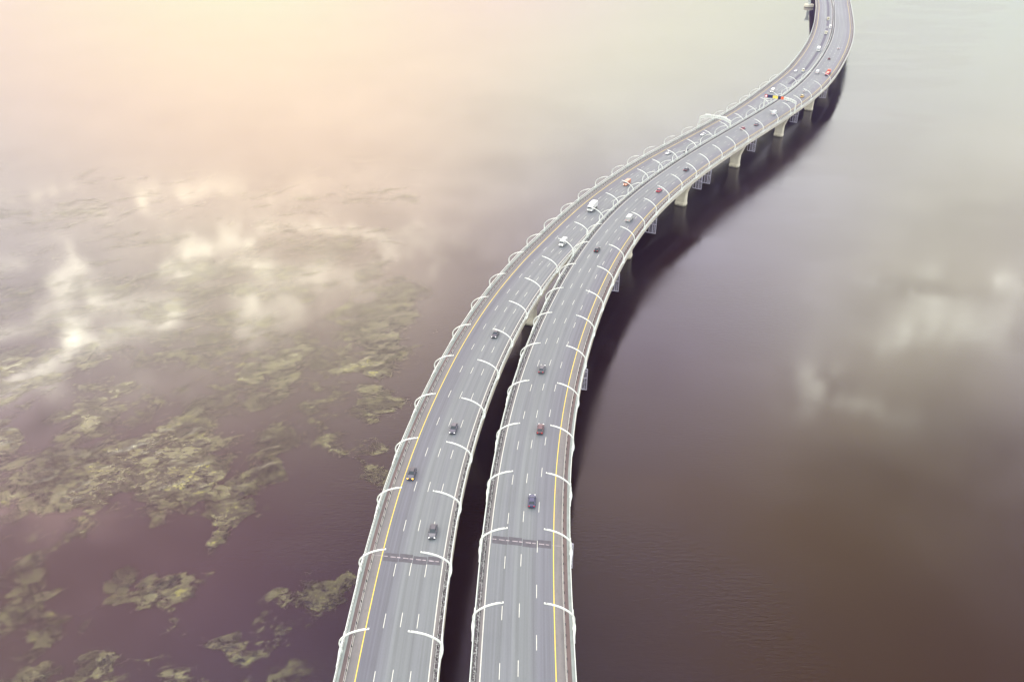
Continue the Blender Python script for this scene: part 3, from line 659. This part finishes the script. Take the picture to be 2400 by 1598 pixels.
# ---------------------------------------------------------------- floating water weed
WEED=[(-48.2, 297.3, 0.0751, 0.02187, 0.03471, -0.03921, 0.9),
(-64.7, 322.3, 0.08627, 0.02011, 0.0304, -0.06915, 0.8),
(-63.5, 282.2, 0.06076, 0.02092, 0.04419, -0.05013, 0.75),
(-47.4, 252.3, 0.08157, 0.02263, 0.02725, -0.04879, 1.0),
(-62.0, 246.3, 0.08061, 0.01493, 0.0, -0.07528, 0.8),
(-81.9, 265.0, 0.06682, 0.02134, 0.02648, -0.06871, 0.6),
(-48.5, 219.2, 0.09415, 0.03444, 0.03991, -0.05649, 0.9),
(-54.8, 207.3, 0.1027, 0.02981, 0.03166, -0.10108, 0.7),
(-72.8, 192.0, 0.0572, 0.03999, 0.09804, -0.06251, 1.1),
(-80.0, 169.2, 0.09866, 0.09805, 0.11842, -0.04421, 1.05),
(-43.9, 182.0, 0.06883, 0.17842, 0.09068, -0.00112, 0.9),
(-42.2, 196.2, 0.12635, 0.15414, 0.16416, -0.03432, 0.6),
(-92.7, 224.3, 0.04441, 0.01986, 0.02971, -0.05364, 0.75),
(-103.3, 205.0, 0.06585, 0.03015, 0.02125, -0.06485, 0.85),
(-122.5, 190.0, 0.03816, 0.02104, 0.01919, -0.0604, 0.9),
(-95.2, 182.0, 0.06549, 0.03057, 0.03462, -0.11567, 1.0),
(-153.8, 202.7, 0.08704, 0.06511, 0.04218, -0.04783, 0.9),
(-136.4, 211.9, 0.05054, 0.02816, 0.02492, -0.07156, 0.6),
(-127.9, 174.5, 0.05772, 0.03488, 0.02372, -0.07854, 0.8),
(-126.3, 232.2, 0.0406, 0.02195, 0.02897, -0.04799, 0.55),
(-156.0, 232.2, 0.04418, 0.02576, 0.01665, -0.04376, 0.5),
(-120.7, 152.8, 0.06644, 0.04622, 0.02565, -0.05704, 0.75),
(-115.7, 130.6, 0.09257, 0.07595, 0.05611, -0.09433, 0.75),
(-97.0, 139.1, 0.16984, 0.04918, -0.05145, -0.24775, 0.9),
(-85.1, 139.8, 0.09451, 0.16153, 0.13646, -0.00992, 1.05),
(-88.8, 134.5, 0.2421, 0.09642, 0.0, -0.25496, 0.7),
(-53.2, 141.2, 0.0584, 0.13658, 0.11039, -0.00525, 1.0),
(-55.2, 134.5, 0.19368, 0.04798, 0.0, -0.19118, 0.7),
(-45.8, 146.0, 0.27037, 0.12676, 0.14312, -0.26741, 1.05),
(-55.6, 146.9, 0.22933, 0.05416, 0.0, -0.22877, 0.8),
(-92.2, 121.0, 0.08583, 0.16279, 0.12749, -0.00582, 0.95),
(-94.4, 115.3, 0.21185, 0.0981, 0.0, -0.30504, 0.8),
(-76.0, 127.5, 0.13417, 0.08705, 0.10681, -0.20174, 0.75),
(-61.7, 119.8, 0.09417, 0.16583, 0.12819, -0.0246, 0.9),
(-104.0, 117.5, 0.11461, 0.14006, 0.14963, -0.07692, 1.05),
(-109.9, 114.3, 0.17749, 0.09616, 0.0, -0.30832, 0.8),
(-91.1, 129.6, 0.65999, 0.27568, 0.0, -0.6663, 0.9),
(-55.9, 126.9, 0.45567, 0.11817, 0.0, -0.5856, 0.7),
(-51.6, 125.7, 0.50407, 0.12138, 0.0, -0.69097, 0.7),
(-80.3, 159.1, 0.13695, 0.14181, 0.13695, -0.05303, 1.0),
(-108.3, 160.3, 0.61997, 0.26987, 0.0, -0.51215, 0.7),
(-71.8, 165.8, 0.32525, 0.28096, 0.54585, -0.29651, 0.8),
(-160.8, 297.3, 0.02201, 0.01094, 0.01207, -0.02623, 0.45),
(-136.1, 331.3, 0.02034, 0.00779, 0.01188, -0.03162, 0.4),
(-208.8, 340.8, 0.02928, 0.01592, 0.01396, -0.03396, 0.4),
(-207.0, 408.0, 0.02406, 0.01077, 0.01514, -0.0551, 0.35),
(-89.3, 297.3, 0.03672, 0.01146, 0.01614, -0.03807, 0.4),
(-178.4, 261.7, 0.03033, 0.01814, 0.01779, -0.04168, 0.45),
(-97.3, 261.7, 0.04045, 0.01483, 0.02137, -0.05501, 0.5),
(-131.1, 383.4, 0.02278, 0.00707, 0.00995, -0.03967, 0.3)]

def vnoise(x,y,seed,oct=5,gain=.55):
    out=np.zeros_like(x);amp=1;tot=0
    for o_ in range(oct):
        r=np.random.default_rng(seed+o_*17).random((256,256)); xi=np.floor(x).astype(int);yi=np.floor(y).astype(int);fx=x-xi;fy=y-yi
        fx=fx*fx*(3-2*fx);fy=fy*fy*(3-2*fy); g=lambda a,b:r[(xi+a)&255,(yi+b)&255]
        out+=amp*((g(0,0)*(1-fx)+g(1,0)*fx)*(1-fy)+(g(0,1)*(1-fx)+g(1,1)*fx)*fy);tot+=amp;amp*=gain;x=x*2.03+31.7;y=y*2.03+11.3
    return out/tot
NEG=[(-98.2, 155.2, 0.07221, 0.04019, 0.03681, -0.11037),
(-63.0, 154.4, 0.0805, 0.01577, -0.01031, -0.08811),
(-55.1, 182.0, 0.06642, 0.08845, 0.08633, -0.01487),
(-78.7, 190.0, 0.08721, 0.06774, 0.19092, -0.10067),
(-69.8, 133.2, 0.09735, 0.16465, 0.12046, -0.01734),
(-86.3, 125.7, 0.12597, 0.23021, 0.14547, -0.01047),
(-105.9, 135.8, 0.15076, 0.11431, 0.10973, -0.18497),
(-150.7, 207.3, 0.18637, 0.00179, -0.07811, -0.09523),
(-67.6, 114.3, 0.26623, 0.08877, 0.0, -0.18491),
(-60.1, 171.0, 0.1387, 0.03211, 0.0, -0.11287),
(-56.3, 114.3, 0.35497, 0.09863, 0.0, -0.2312),
(-83.9, 146.9, 0.15289, 0.05452, 0.0, -0.27455),
(-68.5, 142.6, 0.13348, 0.03956, 0.0, -0.11855),
(-111.2, 146.9, 0.15289, 0.07222, 0.0, -0.17153)]
def weeds():
    V=[];F=[];C=[];C2=[]
    for (x0,x1,y0,y1,g) in((-330,-30,96,262,.7),(-480,-30,262,500,1.6)):
        xs=np.arange(x0,x1+g,g);ys=np.arange(y0,y1+.01,g);X,Y=np.meshgrid(xs,ys,indexing='ij')
        wx=(vnoise(X/22,Y/16,31,6,.62)-.5)*34; wy=(vnoise(X/20+9,Y/16+5,57,6,.62)-.5)*28
        sm=lambda v,a,b:(lambda q:q*q*(3-2*q))(np.clip((v-a)/(b-a),0,1))
        edge=sm(-(X+wx*.6),36,56)
        base=edge*np.interp(Y,[96,150,172,190,250,330,420,500],[.40,.37,.44,.58,.58,.52,.36,0])
        D=np.zeros_like(X)
        for (cx,cy,a,b,c,d,st) in WEED:
            dx=X-cx+wx*.75;dy=Y-cy+wy*.75; r2=(a*dx+b*dy)**2+(c*dx+d*dy)**2
            D=np.maximum(D,st*np.clip(1.15-r2*.6,0,1))
        D=np.maximum(D,base)
        for (cx,cy,a,b,c,d) in NEG:
            dx=X-cx+wx*.6;dy=Y-cy+wy*.6; r2=(a*dx+b*dy)**2+(c*dx+d*dy)**2
            D=D-.75*np.clip(1.1-r2*.6,0,1)
        ca,sa=math.cos(R(28)),math.sin(R(28)); U=(X*ca+Y*sa)/10.5;Vv=(-X*sa+Y*ca)/7.8
        n=vnoise(U,Vv,5,8,.68); n2=vnoise(X/45,Y/30,77,5,.6); n3=vnoise(U*4.3,Vv*4.3,91,5,.7)
        cov=D*1.0+(n-.5)*1.7+(n2-.5)*.8+(n3-.5)*.75-.37
        cov=np.clip(cov*1.5,0,1)
        ridge=vnoise(U*2.2,Vv*2.2,41,5,.62); den=np.clip((D-.62)*2.4+(n2-.5)*1.4,0,1)
        nx,ny=X.shape; m=cov>0
        keep=m[:-1,:-1]|m[1:,:-1]|m[:-1,1:]|m[1:,1:]
        need=np.zeros((nx,ny),bool)
        for a_,b_ in((0,0),(1,0),(0,1),(1,1)): need[a_:nx-1+a_,b_:ny-1+b_]|=keep
        idx=-np.ones((nx,ny),int); ids=np.flatnonzero(need.ravel()); base_=len(V); idx.ravel()[ids]=np.arange(len(ids))+base_
        zz=WATER_Z+.05+.22*np.clip(ridge-.45,0,1)*cov*den*3
        V+=list(zip(X.ravel()[ids].tolist(),Y.ravel()[ids].tolist(),zz.ravel()[ids].tolist()))
        C+=cov.ravel()[ids].tolist(); C2+=den.ravel()[ids].tolist()
        ii,jj=np.nonzero(keep)
        F+=list(zip(idx[ii,jj].tolist(),idx[ii+1,jj].tolist(),idx[ii+1,jj+1].tolist(),idx[ii,jj+1].tolist()))
    me=bpy.data.meshes.new('water_weed'); me.from_pydata(V,[],F)
    at=me.attributes.new('cover','FLOAT','POINT'); at.data.foreach_set('value',np.array(C,dtype=np.float32))
    at=me.attributes.new('dense','FLOAT','POINT'); at.data.foreach_set('value',np.array(C2,dtype=np.float32))
    me.polygons.foreach_set('use_smooth',[True]*len(F)); me.update()
    o=bpy.data.objects.new('water_weed',me); S.collection.objects.link(o)
    tag(o,'yellow-green and olive water weed floating in ragged mats over the dark water on the left','water weed',kind='stuff')
    m=mat('water_weed',(.1,.1,.03),.12,spec=.5); b,out=use(m); me.materials.append(m)
    b.inputs['IOR'].default_value=1.333
    g=nd('ShaderNodeNewGeometry'); a1=nd('ShaderNodeAttribute',attribute_name='cover'); a2=nd('ShaderNodeAttribute',attribute_name='dense')
    mp=nd('ShaderNodeMapping'); Lk.new(g.outputs['Position'],mp.inputs[0]); mp.inputs['Rotation'].default_value=(0,0,R(-28)); mp.inputs['Scale'].default_value=(.9,1.15,0)
    big=NOISE(mp.outputs[0],.06,6,.6,.3); f2=NOISE(mp.outputs[0],.16,7,.62,.3); f1=NOISE(mp.outputs[0],.55,9,.75,.2); f3=NOISE(mp.outputs[0],2.2,6,.75)
    cov=a1.outputs['Fac']; den=a2.outputs['Fac']
    fd=M('ADD',M('MULTIPLY',f1,.6),M('MULTIPLY',f3,.4))
    # smooth pale pads, clumpy darker beds, and bright tips where the weed breaks the surface
    clump=MIX(MR(fd,.40,.62,0,1),(.015,.012,.012,1),(.092,.080,.042,1))
    pad=MIX(MR(fd,.3,.7,0,1),(.090,.082,.047,1),(.148,.138,.068,1))
    padm=MR(M('ADD',f2,M('MULTIPLY',M('SUBTRACT',fd,.5),.25)),.50,.54,0,1)
    col_=MIX(M('MULTIPLY',padm,MR(den,0,1,1.0,.45,'LINEAR')),clump,pad)
    tip=MR(M('ADD',M('ADD',f2,M('MULTIPLY',den,.06)),M('MULTIPLY',M('SUBTRACT',fd,.5),.7)),.655,.715,0,1)
    col_=MIX(tip,col_,(.20,.185,.055,1))
    Lk.new(col_,b.inputs['Base Color'])
    sepw=nd('ShaderNodeSeparateXYZ'); Lk.new(g.outputs['Position'],sepw.inputs[0]); veil_depth=MR(M('ADD',sepw.outputs[1],M('MULTIPLY',M('SUBTRACT',big,.5),220.0)),190,330,1.0,.5)
    veil_depth=M('MULTIPLY',veil_depth,MR(NOISE(g.outputs['Position'],.028,5,.6),.36,.56,.45,1.0))   # far weed thinned to imitate mist lying over it; bed depth varies too
    al=M('MULTIPLY',M('MULTIPLY',veil_depth,MR(M('ADD',cov,M('MULTIPLY',M('SUBTRACT',fd,.5),1.9)),.08,.70,0,1)),MR(M('ADD',fd,M('ADD',M('MULTIPLY',cov,.12),M('MULTIPLY',padm,.12))),.40,.66,.28,.9))
    #
    Lk.new(al,b.inputs['Alpha'])
    bp=nd('ShaderNodeBump'); bp.inputs['Strength'].default_value=.25; bp.inputs['Distance'].default_value=.05; Lk.new(f1,bp.inputs['Height']); Lk.new(bp.outputs[0],b.inputs['Normal'])
weeds()
